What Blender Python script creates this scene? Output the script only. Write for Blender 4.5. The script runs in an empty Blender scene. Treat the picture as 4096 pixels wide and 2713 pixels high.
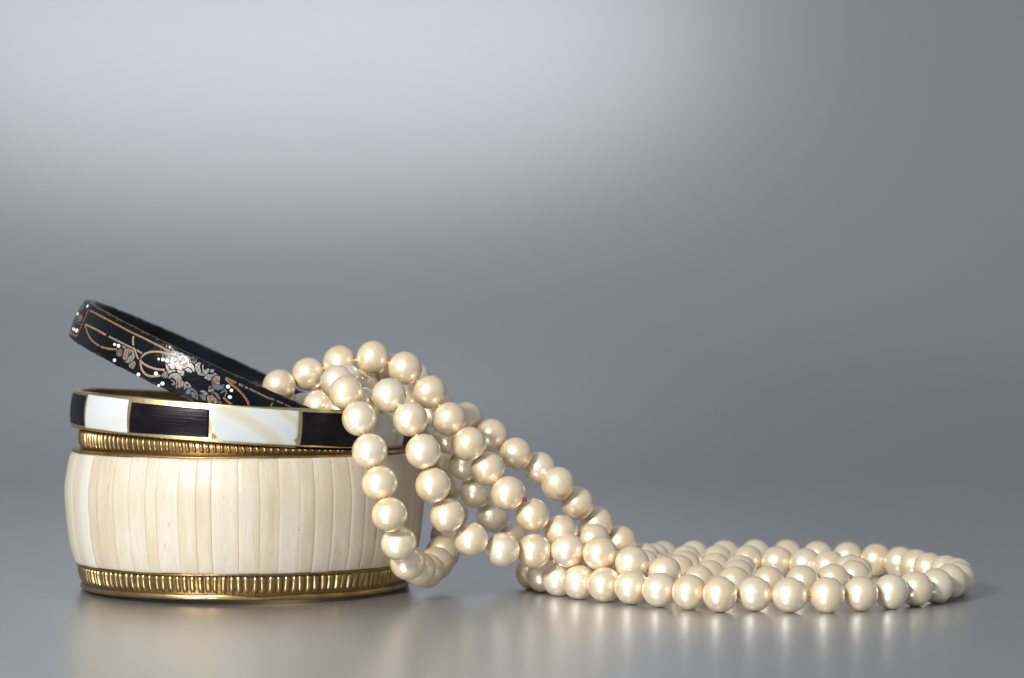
import bpy, bmesh, math, random
from mathutils import Vector, Matrix
from mathutils.geometry import tessellate_polygon

random.seed(7)
MM = 0.001
R = math.radians
scene = bpy.context.scene
COL = scene.collection

# ------------------------------------------------------------------ camera
cam_data = bpy.data.cameras.new("camera")
cam = bpy.data.objects.new("camera", cam_data)
COL.objects.link(cam)
cam_data.lens = 100.0
cam_data.sensor_width = 36.0
cam_data.clip_start = 0.02
cam_data.clip_end = 20.0
cam.location = (0.0, -0.598, 0.065)
cam.rotation_euler = (R(90.0) - math.atan(241.5 / 11377.8), 0.0, 0.0)
cam_data.dof.use_dof = True
cam_data.dof.focus_distance = 0.566
cam_data.dof.aperture_fstop = 18.0
scene.camera = cam

# ------------------------------------------------------------------ world: dim neutral studio room
world = bpy.data.worlds.new("World")
scene.world = world
world.use_nodes = True
bg = world.node_tree.nodes["Background"]
bg.inputs[0].default_value = (0.87, 0.93, 1.0, 1)
bg.inputs[1].default_value = 0.345

scene.view_settings.view_transform = 'Standard'
scene.view_settings.look = 'None'
scene.view_settings.exposure = 0.0
scene.view_settings.gamma = 1.0


def area_lamp(name, loc, target, size, power, color, shape='SQUARE', size_y=None):
    d = bpy.data.lights.new(name, 'AREA')
    d.shape = shape
    d.size = size
    if size_y:
        d.size_y = size_y
    d.energy = power
    d.color = color
    o = bpy.data.objects.new(name, d)
    COL.objects.link(o)
    o.location = loc
    o.rotation_euler = (Vector(target) - Vector(loc)).to_track_quat('-Z', 'Y').to_euler()
    return o


# key flash in a small softbox, left of and above the camera
area_lamp("key_softbox", (-0.33, -0.56, 0.33), (0.0, 0.0, 0.01), 0.115, 6.3, (1.0, 0.985, 0.96), 'DISK')
# lamp behind the set that lights the upper part of the backdrop
bl = area_lamp("backdrop_softbox", (-0.15, 0.50, 0.80), (-0.12, 0.64, 0.20), 0.54, 0.158, (0.92, 0.96, 1.0), 'ELLIPSE', 0.56)
bl.data.spread = R(75)


# ------------------------------------------------------------------ helpers
def mesh_obj(name, verts, faces, mat, parent=None, smooth=True, scale=MM, auto=None):
    me = bpy.data.meshes.new(name)
    me.from_pydata([(v[0] * scale, v[1] * scale, v[2] * scale) for v in verts], [], faces)
    me.materials.append(mat)
    if smooth:
        me.polygons.foreach_set('use_smooth', [True] * len(me.polygons))
        if auto:
            me.set_sharp_from_angle(angle=R(auto))
    me.update()
    o = bpy.data.objects.new(name, me)
    COL.objects.link(o)
    if parent is not None:
        o.parent = parent
    return o


def empty(name, loc, label, cat):
    o = bpy.data.objects.new(name, None)
    COL.objects.link(o)
    o.empty_display_size = 0.01
    o.location = loc
    o['label'] = label
    o['category'] = cat
    return o


def lathe(profile, n=192, closed=True, wob=None):
    """profile: list of (radius, z); returns verts, faces of a ring"""
    V, F = [], []
    m = len(profile)
    for i in range(n):
        a = 2 * math.pi * i / n
        for j, (r, z) in enumerate(profile):
            dr, dz = wob(a, r, z) if wob else (0, 0)
            V.append(((r + dr) * math.cos(a), (r + dr) * math.sin(a), z + dz))
    for i in range(n):
        i2 = (i + 1) % n
        for j in range(m if closed else m - 1):
            j2 = (j + 1) % m
            F.append((i * m + j, i2 * m + j, i2 * m + j2, i * m + j2))
    return V, F


def interp(x, xs, ys):
    if x <= xs[0]:
        return ys[0]
    for k in range(1, len(xs)):
        if x <= xs[k]:
            t = (x - xs[k - 1]) / (xs[k] - xs[k - 1])
            return ys[k - 1] + t * (ys[k] - ys[k - 1])
    return ys[-1]


def smooth_interp(x, xs, ys):
    """Catmull-Rom through the points"""
    if x <= xs[0]:
        return ys[0]
    if x >= xs[-1]:
        return ys[-1]
    n = len(xs)
    for k in range(1, n):
        if x <= xs[k]:
            h = xs[k] - xs[k - 1]
            t = (x - xs[k - 1]) / h
            m0 = (ys[k] - ys[max(k - 2, 0)]) / (xs[k] - xs[max(k - 2, 0)]) * h
            m1 = (ys[min(k + 1, n - 1)] - ys[k - 1]) / (xs[min(k + 1, n - 1)] - xs[k - 1]) * h
            t2, t3 = t * t, t * t * t
            return (2 * t3 - 3 * t2 + 1) * ys[k - 1] + (t3 - 2 * t2 + t) * m0 + (-2 * t3 + 3 * t2) * ys[k] + (t3 - t2) * m1


# ------------------------------------------------------------------ materials
class N:
    """small node-graph helper"""

    def __init__(self, name):
        self.m = bpy.data.materials.new(name)
        self.m.use_nodes = True
        self.t = self.m.node_tree
        self.n = self.t.nodes
        self.p = self.n["Principled BSDF"]
        self.out = self.n["Material Output"]

    def node(self, typ, **kw):
        nd = self.n.new(typ)
        for k, v in kw.items():
            setattr(nd, k, v)
        return nd

    def link(self, a, b):
        self.t.links.new(a, b)

    def set(self, **kw):
        for k, v in kw.items():
            self.p.inputs[k.replace('_', ' ')].default_value = v

    def coord(self, scale=(1, 1, 1), offset=None, rot=(0, 0, 0)):
        tc = self.node('ShaderNodeTexCoord')
        mp = self.node('ShaderNodeMapping')
        mp.inputs['Scale'].default_value = scale
        mp.inputs['Rotation'].default_value = rot
        self.link(tc.outputs['Object'], mp.inputs['Vector'])
        if offset is not None:
            add = self.node('ShaderNodeVectorMath', operation='ADD')
            self.link(mp.outputs[0], add.inputs[0])
            self.link(offset, add.inputs[1])
            return add.outputs[0]
        return mp.outputs[0]

    def noise(self, vec, scale=1.0, detail=3.0, rough=0.55, dist=0.0):
        nz = self.node('ShaderNodeTexNoise')
        nz.inputs['Scale'].default_value = scale
        nz.inputs['Detail'].default_value = detail
        nz.inputs['Roughness'].default_value = rough
        nz.inputs['Distortion'].default_value = dist
        self.link(vec, nz.inputs['Vector'])
        return nz.outputs['Fac']

    def ramp(self, fac, stops):
        r = self.node('ShaderNodeValToRGB')
        e = r.color_ramp.elements
        e[0].position, e[0].color = stops[0][0], stops[0][1]
        e[1].position, e[1].color = stops[1][0], stops[1][1]
        for pos, c in stops[2:]:
            x = e.new(pos)
            x.color = c
        self.link(fac, r.inputs[0])
        return r.outputs[0]

    def mix(self, fac, a, b, blend='MIX'):
        mx = self.node('ShaderNodeMix', data_type='RGBA', blend_type=blend)
        if isinstance(fac, (int, float)):
            mx.inputs[0].default_value = fac
        else:
            self.link(fac, mx.inputs[0])
        for v, i in ((a, 6), (b, 7)):
            if isinstance(v, tuple):
                mx.inputs[i].default_value = v
            else:
                self.link(v, mx.inputs[i])
        return mx.outputs[2]

    def maprange(self, v, a, b, c, d):
        mr = self.node('ShaderNodeMapRange')
        mr.clamp = True
        for k, x in zip(('From Min', 'From Max', 'To Min', 'To Max'), (a, b, c, d)):
            mr.inputs[k].default_value = x
        self.link(v, mr.inputs['Value'])
        return mr.outputs[0]

    def math(self, op, a, b=None):
        mt = self.node('ShaderNodeMath', operation=op)
        for i, v in enumerate((a, b)):
            if v is None:
                continue
            if isinstance(v, (int, float)):
                mt.inputs[i].default_value = v
            else:
                self.link(v, mt.inputs[i])
        return mt.outputs[0]

    def bump(self, h, strength, dist):
        b = self.node('ShaderNodeBump')
        b.inputs['Strength'].default_value = strength
        b.inputs['Distance'].default_value = dist
        self.link(h, b.inputs['Height'])
        self.link(b.outputs[0], self.p.inputs['Normal'])
        return b.outputs[0]

    def attr(self, name):
        a = self.node('ShaderNodeAttribute', attribute_type='OBJECT', attribute_name=name)
        return a.outputs['Fac']

    def attr_vec(self, name):
        a = self.node('ShaderNodeAttribute', attribute_type='OBJECT', attribute_name=name)
        return a.outputs['Vector']


def col(r, g, b):
    return (r, g, b, 1.0)


# satin grey sheet
g = N("satin_grey_sheet")
v = g.coord((1, 1, 1))
n1 = g.noise(v, 900, 2)
c1 = g.ramp(n1, [(0.35, col(.525, .535, .555)), (0.65, col(.555, .565, .585))])
speck = g.noise(g.coord((1, 1, 1)), 2600, 1)
c2 = g.mix(g.maprange(speck, .735, .77, 0, .55), c1, col(.6, .6, .6))
g.link(c2, g.p.inputs['Base Color'])
rg = g.noise(g.coord((6, 40, 6)), 8, 3)
g.link(g.maprange(rg, .3, .7, .30, .312), g.p.inputs['Roughness'])
g.set(IOR=1.5, Metallic=.85)
g.bump(g.noise(v, 3500, 2), 0.06, 0.0001)
M_SHEET = g.m

# pearl
g = N("pearl_coating")
oi = g.node('ShaderNodeObjectInfo')
rnd = oi.outputs['Random']
comb = g.node('ShaderNodeCombineXYZ')
g.link(g.math('MULTIPLY', rnd, 37.0), comb.inputs[0])
g.link(g.math('MULTIPLY', rnd, 11.0), comb.inputs[1])
pv = g.coord((300, 300, 300), comb.outputs[0])
blotch = g.noise(pv, 1.0, 4, .6, .6)
base = g.ramp(rnd, [(0.0, col(.83, .65, .385)), (1.0, col(.83, .71, .50)), (0.5, col(.86, .685, .43))])
base2 = g.mix(g.maprange(blotch, .50, .72, 0, .55), base, col(.68, .48, .22))
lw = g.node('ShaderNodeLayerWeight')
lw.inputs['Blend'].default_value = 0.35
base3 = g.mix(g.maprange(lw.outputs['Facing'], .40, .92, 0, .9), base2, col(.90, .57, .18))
g.link(base3, g.p.inputs['Base Color'])
g.set(Roughness=.42, IOR=1.52, Coat_Weight=1.0, Coat_Roughness=.07, Subsurface_Weight=.25, Subsurface_Scale=.0015)
g.p.inputs['Subsurface Radius'].default_value = (1.0, .65, .3)
fine = g.noise(g.coord((2600, 2600, 2600), comb.outputs[0]), 1, 3)
pits = g.noise(g.coord((900, 900, 900), comb.outputs[0]), 1, 1)
pm = g.math('ADD', g.math('MULTIPLY', fine, .5), g.maprange(pits, .68, .78, 0, 1.2))
g.bump(pm, .16, .00012)
met = g.node('ShaderNodeBsdfPrincipled')
met.inputs['Base Color'].default_value = col(1.0, .95, .86)
met.inputs['Metallic'].default_value = 1.0
met.inputs['Roughness'].default_value = .345
ms = g.node('ShaderNodeMixShader')
ms.inputs[0].default_value = .43
g.link(g.p.outputs[0], ms.inputs[1])
g.link(met.outputs[0], ms.inputs[2])
g.link(ms.outputs[0], g.out.inputs['Surface'])
M_PEARL = g.m

g = N("silk_thread")
g.set(Base_Color=col(.62, .50, .30), Roughness=.8)
M_THREAD = g.m
g = N("red_knot")
g.set(Base_Color=col(.26, .045, .02), Roughness=.35)
M_RED = g.m

# bone
g = N("polished_bone")
tint = g.attr("tint")
off = g.attr_vec("shift")
s1 = g.noise(g.coord((420, 420, 22), off), 1.0, 4, .6)
s2 = g.noise(g.coord((2600, 2600, 60), off), 1.0, 2, .6)
s3 = g.noise(g.coord((160, 160, 55), off), 1.0, 2, .5, .4)
cA = g.ramp(tint, [(0.0, col(.44, .36, .24)), (1.0, col(.62, .585, .505)), (0.35, col(.495, .425, .31)), (0.65, col(.535, .48, .38))])
cB = g.mix(g.maprange(s1, .42, .68, 0, .55), cA, col(.62, .58, .495))
cC = g.mix(g.maprange(s2, .45, .75, 0, .22), cB, col(.42, .29, .15))
cD = g.mix(g.maprange(s3, .55, .75, 0, .35), cC, col(.52, .39, .20))
pore = g.noise(g.coord((1700, 1700, 420), off), 1.0, 1)
cD = g.mix(g.maprange(pore, .70, .76, 0, .45), cD, col(.36, .24, .12))
scrat = g.noise(g.coord((900, 900, 5200), off, (.25, .1, 0)), 1.0, 1)
cD = g.mix(g.maprange(scrat, .70, .76, 0, .30), cD, col(.74, .70, .62))
g.link(cD, g.p.inputs['Base Color'])
g.set(Roughness=.42, IOR=1.5, Coat_Weight=.12, Coat_Roughness=.14, Subsurface_Weight=.12, Subsurface_Scale=.0012)
g.p.inputs['Subsurface Radius'].default_value = (1.0, .7, .4)
h = g.math('ADD', g.math('MULTIPLY', s2, .6), g.noise(g.coord((500, 500, 120), off), 1, 2))
g.bump(h, .18, .00015)
M_BONE = g.m

g = N("yellowed_glue")
g.set(Base_Color=col(.36, .25, .12), Roughness=.6)
M_GLUE = g.m


def brass(name, c, dirt, rough, dirt_amt):
    g = N(name)
    v = g.coord((1, 1, 1))
    a = g.noise(v, 260, 5, .65, .4)
    b = g.noise(v, 1500, 3, .6)
    cc = g.mix(g.maprange(a, .45, .75, 0, dirt_amt), c, dirt)
    cc = g.mix(g.maprange(b, .55, .78, 0, dirt_amt * .7), cc, dirt)
    g.link(cc, g.p.inputs['Base Color'])
    g.set(Metallic=1.0)
    g.link(g.maprange(a, .35, .75, rough - .06, rough + .14), g.p.inputs['Roughness'])
    g.bump(g.math('ADD', a, g.math('MULTIPLY', b, .6)), .22, .00012)
    return g.m


M_BRASS = brass("aged_brass", col(.40, .285, .135), col(.12, .078, .032), .36, .85)
M_BRASS_LIGHT = brass("pale_brass", col(.66, .52, .28), col(.30, .21, .085), .36, .6)
M_BRASS_GRIME = brass("grimy_brass", col(.24, .16, .068), col(.09, .058, .024), .42, .7)

# shell
g = N("mother_of_pearl")
off = g.attr_vec("shift")
vv = g.coord((95, 95, 95), off, (0.3, 0.5, 0.2))
w = g.node('ShaderNodeTexWave', wave_type='BANDS', bands_direction='DIAGONAL')
w.inputs['Scale'].default_value = .8
w.inputs['Distortion'].default_value = 3.5
w.inputs['Detail'].default_value = 2.0
w.inputs['Detail Scale'].default_value = .7
g.link(vv, w.inputs['Vector'])
cA = g.ramp(w.outputs['Fac'], [(0.0, col(.475, .43, .325)), (1.0, col(.485, .515, .53)), (0.45, col(.52, .525, .475))])
nb = g.noise(g.coord((60, 60, 60), off), 1, 3, .5, .6)
cB = g.mix(g.maprange(nb, .5, .75, 0, .35), cA, col(.56, .48, .32))
tint = g.attr("tint")
cB = g.mix(tint, cB, col(.56, .585, .59))
g.link(cB, g.p.inputs['Base Color'])
g.set(Roughness=.25, IOR=1.55, Coat_Weight=.5, Coat_Roughness=.08, Subsurface_Weight=.1, Subsurface_Scale=.001)
M_SHELL = g.m

# dark horn
g = N("black_horn")
off = g.attr_vec("shift")
s = g.noise(g.coord((60, 60, 5200), off), 1, 3, .6)
cA = g.ramp(g.noise(g.coord((120, 120, 420), off), 1, 3), [(.35, col(.003, .0025, .004)), (.7, col(.010, .006, .009))])
cB = g.mix(g.maprange(s, .62, .74, 0, .5), cA, col(.045, .04, .05))
g.link(cB, g.p.inputs['Base Color'])
g.set(Roughness=.32, IOR=1.5, Specular_IOR_Level=.15)
g.p.inputs['Anisotropic'].default_value = .5
g.bump(s, .35, .00012)
M_HORN = g.m
g = N("chipped_resin")
g.link(g.ramp(g.noise(g.coord((1500, 1500, 1500)), 1, 3), [(.35, col(.20, .11, .04)), (.7, col(.46, .32, .14))]), g.p.inputs['Base Color'])
g.set(Roughness=.5)
M_CHIP = g.m

# black lacquer, worn brown along the rims
g = N("black_lacquer")
tc = g.node('ShaderNodeTexCoord')
sx = g.node('ShaderNodeSeparateXYZ')
g.link(tc.outputs['Object'], sx.inputs[0])
az = g.math('ABSOLUTE', sx.outputs[2])
wn = g.noise(g.coord((1, 1, 1)), 700, 4, .7)
edge = g.maprange(az, .0036, .0043, 0, .55)
wear = g.maprange(g.math('ADD', wn, g.math('MULTIPLY', edge, .55)), .70, .82, 0, 1)
wc = g.ramp(g.noise(g.coord((1, 1, 1)), 1800, 2), [(.35, col(.035, .022, .014)), (.7, col(.15, .085, .045))])
base = g.ramp(g.noise(g.coord((1, 1, 1)), 90, 2), [(.4, col(.004, .004, .005)), (.75, col(.007, .011, .016))])
g.link(g.mix(wear, base, wc), g.p.inputs['Base Color'])
scr = g.noise(g.coord((1, 1, 1)), 1600, 3, .7)
g.link(g.math('ADD', g.maprange(scr, .4, .7, .12, .26), g.math('MULTIPLY', wear, .3)), g.p.inputs['Roughness'])
g.set(IOR=1.5, Specular_IOR_Level=.15)
g.bump(g.math('ADD', wn, g.math('MULTIPLY', scr, .5)), .35, .00016)
M_LACQUER = g.m


def paint(name, c, c2, metal, rough):
    g = N(name)
    nz = g.noise(g.coord((1, 1, 1)), 2600, 4, .7)
    g.link(g.ramp(nz, [(.40, c2), (.53, c)]), g.p.inputs['Base Color'])
    g.set(Metallic=metal, Roughness=rough)
    return g.m


M_ORANGE = paint("orange_paint", col(.31, .125, .028), col(.16, .06, .018), 0.0, .45)
M_SILVER = paint("silver_paint", col(.22, .205, .19), col(.05, .046, .042), .25, .36)
M_GREY = paint("tarnished_silver_paint", col(.10, .10, .11), col(.03, .03, .035), .2, .45)
M_LINE = paint("dull_silver_paint", col(.20, .19, .18), col(.09, .085, .08), .1, .45)
M_WHITE = paint("white_paint", col(.74, .76, .78), col(.66, .68, .70), 0.0, .4)
M_COPPER = paint("copper_paint", col(.22, .095, .035), col(.12, .05, .02), 0.0, .45)

# ------------------------------------------------------------------ setting: one satin sheet, flat in front and curving up behind
prof = [(-0.75 + 0.05 * i, 0.0) for i in range(22)]
y0, rad = 0.30, 0.42
for i in range(1, 61):
    a = R(66) * i / 60
    prof.append((y0 + rad * math.sin(a), rad * (1 - math.cos(a))))
yl, zl = prof[-1]
for i in range(1, 5):
    prof.append((yl + .02 * i * math.cos(R(66)), zl + .02 * i * math.sin(R(66))))
V, F = [], []
nx = 12
for (y, z) in prof:
    for i in range(nx + 1):
        V.append((-0.9 + 1.8 * i / nx, y, z))
for j in range(len(prof) - 1):
    for i in range(nx):
        a = j * (nx + 1) + i
        F.append((a, a + 1, a + nx + 2, a + nx + 1))
sheet = mesh_obj("backdrop", V, F, M_SHEET, scale=1.0)
sheet['kind'] = 'structure'
sheet['label'] = 'satin grey sheet lying flat under the jewellery and curving up behind it'

# ------------------------------------------------------------------ bone bangle
TILT = R(0.8)
bone = empty("bone_bangle", (-0.0561, 0.0, 0.0005),
             'wide cream bone bangle with ribbed brass rims, lying at the bottom of the bangle stack', 'bangle')
bone.rotation_euler = (-TILT, 0, 0)

ZB = [5.3, 7, 10, 16.2, 21.2, 25.1, 27.2, 28.4]
RB = [35.5, 36.1, 36.8, 37.5, 37.7, 37.15, 36.7, 36.2]


def bone_r(z):
    return smooth_interp(z, ZB, RB)


# brass lining and foot
V, F = lathe([(33.4, 0.25), (33.2, 2), (33.2, 27), (33.4, 29.2), (34.2, 29.2), (34.2, 27), (34.2, 2), (33.9, 0.25)], 160)
mesh_obj("lining", V, F, M_BRASS_GRIME, bone, auto=40)


def foot_wob(a, r, z):
    # the flange is dented upward a little right of its front
    d = (math.degrees(a) - 268 + 180) % 360 - 180
    e = .34 * math.exp(-(d / 7.0) ** 2) - .30 * math.exp(-((d - 11) / 8.0) ** 2) + .16 * math.exp(-((d + 20) / 10.0) ** 2)
    return (.05 * math.sin(a * 5) + (.16 * e if z > .5 else 0), (e if z > .6 else .2 * max(e, 0)) + .05 * math.sin(3 * a + 1))


V, F = lathe([(33.6, 0.05), (34.1, 0.0), (34.45, .18), (34.5, .55), (34.4, .95), (34.1, 1.12), (33.7, 1.12)], 240, True, foot_wob)
mesh_obj("foot_rim", V, F, M_BRASS, bone, auto=60)


def lower_r(z):
    return smooth_interp(z, [.9, 1.6, 2.6, 3.8, 4.8, 5.4], [33.75, 34.35, 34.75, 34.95, 35.0, 34.9])


V, F = lathe([(34.0, 1.0)] + [(lower_r(z) - .42, z) for z in (1.05, 1.6, 2.4, 3.2, 4.0, 4.8, 5.3)] + [(34.0, 5.35)], 200)
mesh_obj("lower_band", V, F, M_BRASS_GRIME, bone, auto=50)
V, F = lathe([(34.3, 5.0), (35.30, 4.98), (35.45, 5.12), (35.45, 5.32), (34.3, 5.34)], 220, True,
             lambda a, r, z: (.03 * math.sin(9 * a), .06 * math.sin(4 * a + 1) + .04 * math.sin(11 * a)))
mesh_obj("bead_rim", V, F, M_BRASS, bone, auto=60)


def rib_mesh(a0, half_deg, z0, z1, rfun, proud, lean):
    V, F = [], []
    nu, nv = 6, 8
    for j in range(nv + 1):
        t = j / nv
        z = z0 + (z1 - z0) * t
        endf = max(0.0, 1 - (2 * t - 1) ** 6)
        wdt = half_deg * (.55 + .45 * math.sqrt(endf))
        for i in range(nu + 1):
            u = -1 + 2 * i / nu
            a = R(a0 + u * wdt + lean * (t - .5))
            r = rfun(z) - .5 + (.16 + proud) * (max(0, 1 - u * u) ** .5) * (.25 + .75 * math.sqrt(endf))
            V.append((r * math.cos(a), r * math.sin(a), z))
    for j in range(nv):
        for i in range(nu):
            a = j * (nu + 1) + i
            F.append((a, a + 1, a + nu + 2, a + nu + 1))
    return V, F


n_low = 137
for k in range(n_low):
    a = 360.0 * k / n_low
    da = (a - 270 + 180) % 360 - 180
    if abs(da) > 112:
        continue
    z0 = 1.12 + random.uniform(-.05, .1)
    if -4 < da < 14:
        z0 -= .12
    V, F = rib_mesh(a + random.uniform(-.25, .25), 1.24 * random.uniform(.80, 1.06), z0, 5.05 - random.uniform(0, .12), lower_r,
                    random.uniform(.24, .42), random.uniform(-.5, .3))
    mesh_obj("rib", V, F, M_BRASS, bone)

# upper rim and the upper ribbed band, whose top follows the tilted bangle above
V, F = lathe([(34.0, 28.0), (35.2, 28.1), (36.15, 28.42), (36.3, 28.55), (36.2, 28.85), (35.6, 28.98), (34.0, 29.0)], 240, True,
             lambda a, r, z: (.04 * math.sin(7 * a), .07 * math.sin(3 * a + 2) + .05 * math.sin(8 * a)))
mesh_obj("top_rim", V, F, M_BRASS, bone, auto=60)


def band_top(a):
    x = 34.5 * math.cos(a)
    return max(31.25 - .0664 * (x + 1.0), 29.15)


def upper_r(z):
    return 34.6


n = 200
V, F = [], []
pr = [(33.8, 0), (34.15, 0), (34.35, .15), (34.5, .4), (34.45, .7), (34.25, .9), (34.0, 1), (33.3, 1), (33.3, 0)]
for i in range(n):
    a = 2 * math.pi * i / n
    zt = band_top(a)
    for (r, t) in pr:
        z = 28.7 + (zt - 28.7) * t
        V.append((r * math.cos(a), r * math.sin(a), z))
m = len(pr)
for i in range(n):
    for j in range(m):
        F.append((i * m + j, ((i + 1) % n) * m + j, ((i + 1) % n) * m + (j + 1) % m, i * m + (j + 1) % m))
mesh_obj("upper_band", V, F, M_BRASS_GRIME, bone, auto=50)
n_up = 152
for k in range(n_up):
    a = 360.0 * k / n_up
    da = (a - 270 + 180) % 360 - 180
    if abs(da) > 112:
        continue
    zt = band_top(R(a)) - .1
    z0 = 29.25
    if zt - z0 < .35:
        continue
    hgt = zt - z0

    def rr(z, z0=z0, hgt=hgt):
        t = (z - z0) / max(hgt, .01)
        return 34.95 - .35 * (2 * t - 1) ** 2 - .10 * (1 - t)
    V, F = rib_mesh(a + random.uniform(-.2, .2), .86 * random.uniform(.8, 1.08), z0, zt, rr, random.uniform(.24, .42), random.uniform(-1.0, -.3))
    mesh_obj("rib", V, F, M_BRASS, bone)

# glue bed behind the bone strips
V, F = lathe([(34.3, 5.4)] + [(bone_r(z) - .07, z) for z in [5.5 + 22.7 * i / 24 for i in range(25)]] + [(34.3, 28.3)], 200)
mesh_obj("glue_bed", V, F, M_GLUE, bone, auto=50)

PA = [-82.5, -74.6, -68.4, -64.5, -58.2, -52.2, -47.6, -39.5, -33.1, -26.8, -22.8, -15.6, -9.8, -5.1, 3.1, 9.6, 15.6, 22.0, 26.8, 32.9, 39.6, 45.1,
      50.6, 57.9, 65.1, 72.5, 80.5, 89.0]
TI = [.5, .55, .85, .6, .98, .25, .28, .62, .62, .55, .62, .40, .38, .68, .55, .22, .72, .38, .45, .5, .62, .45, .60, .5, .40, .45, .3]
edges = [270 + x for x in PA]
tints = list(TI)
a = edges[-1]
end = edges[0] + 360
kk = 23
step = (end - a) / kk
for i in range(1, kk):
    edges.append(a + step * i + random.uniform(-1.2, 1.2))
    tints.append(random.uniform(.2, .8))
edges.append(end)
tints.append(.5)


def strip(a0, a1, j0, j1, zlo, zhi, gap=.055):
    V, F = [], []
    g_ = math.degrees(gap / 37.0)
    nu = max(3, int((a1 - a0) / 1.4))
    nv = 22
    us = [0, .035] + [(i + 1) / (nu + 1) for i in range(nu)] + [.965, 1]
    vs = [0, .012] + [(i + 1) / (nv + 1) for i in range(nv)] + [.988, 1]
    cu = random.uniform(-.10, .10)
    for vi, t in enumerate(vs):
        for ui, u in enumerate(us):
            w0 = a0 + g_ + j0 * math.sin(3.1 * t + 1.0) * .10
            w1 = a1 - g_ + j1 * math.sin(3.1 * t + 1.0) * .10
            a_ = R(w0 + (w1 - w0) * u)
            z = zlo + (zhi - zlo) * t
            e = 0.0
            if ui in (0, len(us) - 1):
                e = .035
            if vi in (0, len(vs) - 1):
                e = max(e, .08)
            r = bone_r(z) - e + cu * 4 * u * (1 - u) * .35
            V.append((r * math.cos(a_), r * math.sin(a_), z))
    nU = len(us)
    for j in range(len(vs) - 1):
        for i in range(nU - 1):
            q = j * nU + i
            F.append((q, q + 1, q + nU + 1, q + nU))
    # returns down the four edges so the strip has thickness
    base = len(V)
    border = [i for i in range(nU)] + [j * nU + nU - 1 for j in range(1, len(vs))] + \
             [(len(vs) - 1) * nU + i for i in range(nU - 2, -1, -1)] + [j * nU for j in range(len(vs) - 2, 0, -1)]
    for b in border:
        x, y, z = V[b]
        r = math.hypot(x, y)
        k_ = (r - .8) / r
        V.append((x * k_, y * k_, z))
    L = len(border)
    for i in range(L):
        F.append((border[(i + 1) % L], border[i], base + i, base + (i + 1) % L))
    return V, F


js = [random.uniform(-1, 1) for _ in edges]
js[-1] = js[0]
for i in range(len(edges) - 1):
    V, F = strip(edges[i], edges[i + 1], js[i], js[i + 1], 5.36 + random.uniform(-.04, .10), 28.42 - random.uniform(0, .12),
                 random.choice([.003, .004, .008, .025, .05]))
    o = mesh_obj("bone_strip", V, F, M_BONE, bone, auto=60)
    o['tint'] = tints[i]
    o['shift'] = (random.uniform(0, 50), random.uniform(0, 50), random.uniform(0, 50))

# ------------------------------------------------------------------ inlaid bangle
inl = empty("inlaid_bangle", (-0.0571, 0.0, 0.0357),
            'narrow brass bangle inlaid with white shell and black horn panels, resting on the bone bangle', 'bangle')
inl.rotation_euler = (R(-1.0), R(3.8), 0)
HI = 3.9


def inl_r(z):
    return 35.45 - .45 * (z / HI) ** 2 - .05 * (z / HI)


pf = [(33.4, -3.6), (33.55, -3.9), (34.6, -3.9), (inl_r(-3.8), -3.72)]
pf += [(inl_r(z) - .03, z) for z in [-3.4 + 6.8 * i / 14 for i in range(15)]]
pf += [(inl_r(3.75), 3.72), (34.6, 3.88), (33.7, 3.9), (33.45, 3.6), (33.3, 0)]
V, F = lathe(pf, 240, True, lambda a, r, z: (.02 * math.sin(11 * a), .05 * math.sin(5 * a) + .03 * math.sin(14 * a)))
mesh_obj("frame", V, F, M_BRASS_LIGHT, inl, auto=35)
V, F = lathe([(33.6, -3.5), (33.25, -3.45), (33.12, -2), (33.12, 2), (33.25, 3.6), (33.6, 3.62)], 200)
mesh_obj("lining", V, F, M_BRASS_GRIME, inl, auto=50)


def panel(a0, a1, z00, z01, z10, z11, proud=.06):
    """curved tile between two angles; bottom z00->z10, top z01->z11"""
    V, F = [], []
    nu = max(8, int((a1 - a0) / 1.2))
    nv = 14
    us = [0, .012] + [(i + 1) / (nu + 1) for i in range(nu)] + [.988, 1]
    vs = [0, .03] + [(i + 1) / (nv + 1) for i in range(nv)] + [.97, 1]
    for vi, t in enumerate(vs):
        for ui, u in enumerate(us):
            lo = z00 + (z10 - z00) * u + .03 * math.sin(7 * u + a0)
            hi = z01 + (z11 - z01) * u + .03 * math.sin(5 * u + a1)
            z = lo + (hi - lo) * t
            a_ = R(a0 + (a1 - a0) * u + .12 * math.sin(3 * t + a0) * (1 - 2 * u))
            e = .10 if (ui in (0, len(us) - 1) or vi in (0, len(vs) - 1)) else 0
            r = inl_r(z) + proud - e
            V.append((r * math.cos(a_), r * math.sin(a_), z))
    nU = len(us)
    for j in range(len(vs) - 1):
        for i in range(nU - 1):
            q = j * nU + i
            F.append((q, q + 1, q + nU + 1, q + nU))
    return V, F


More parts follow.
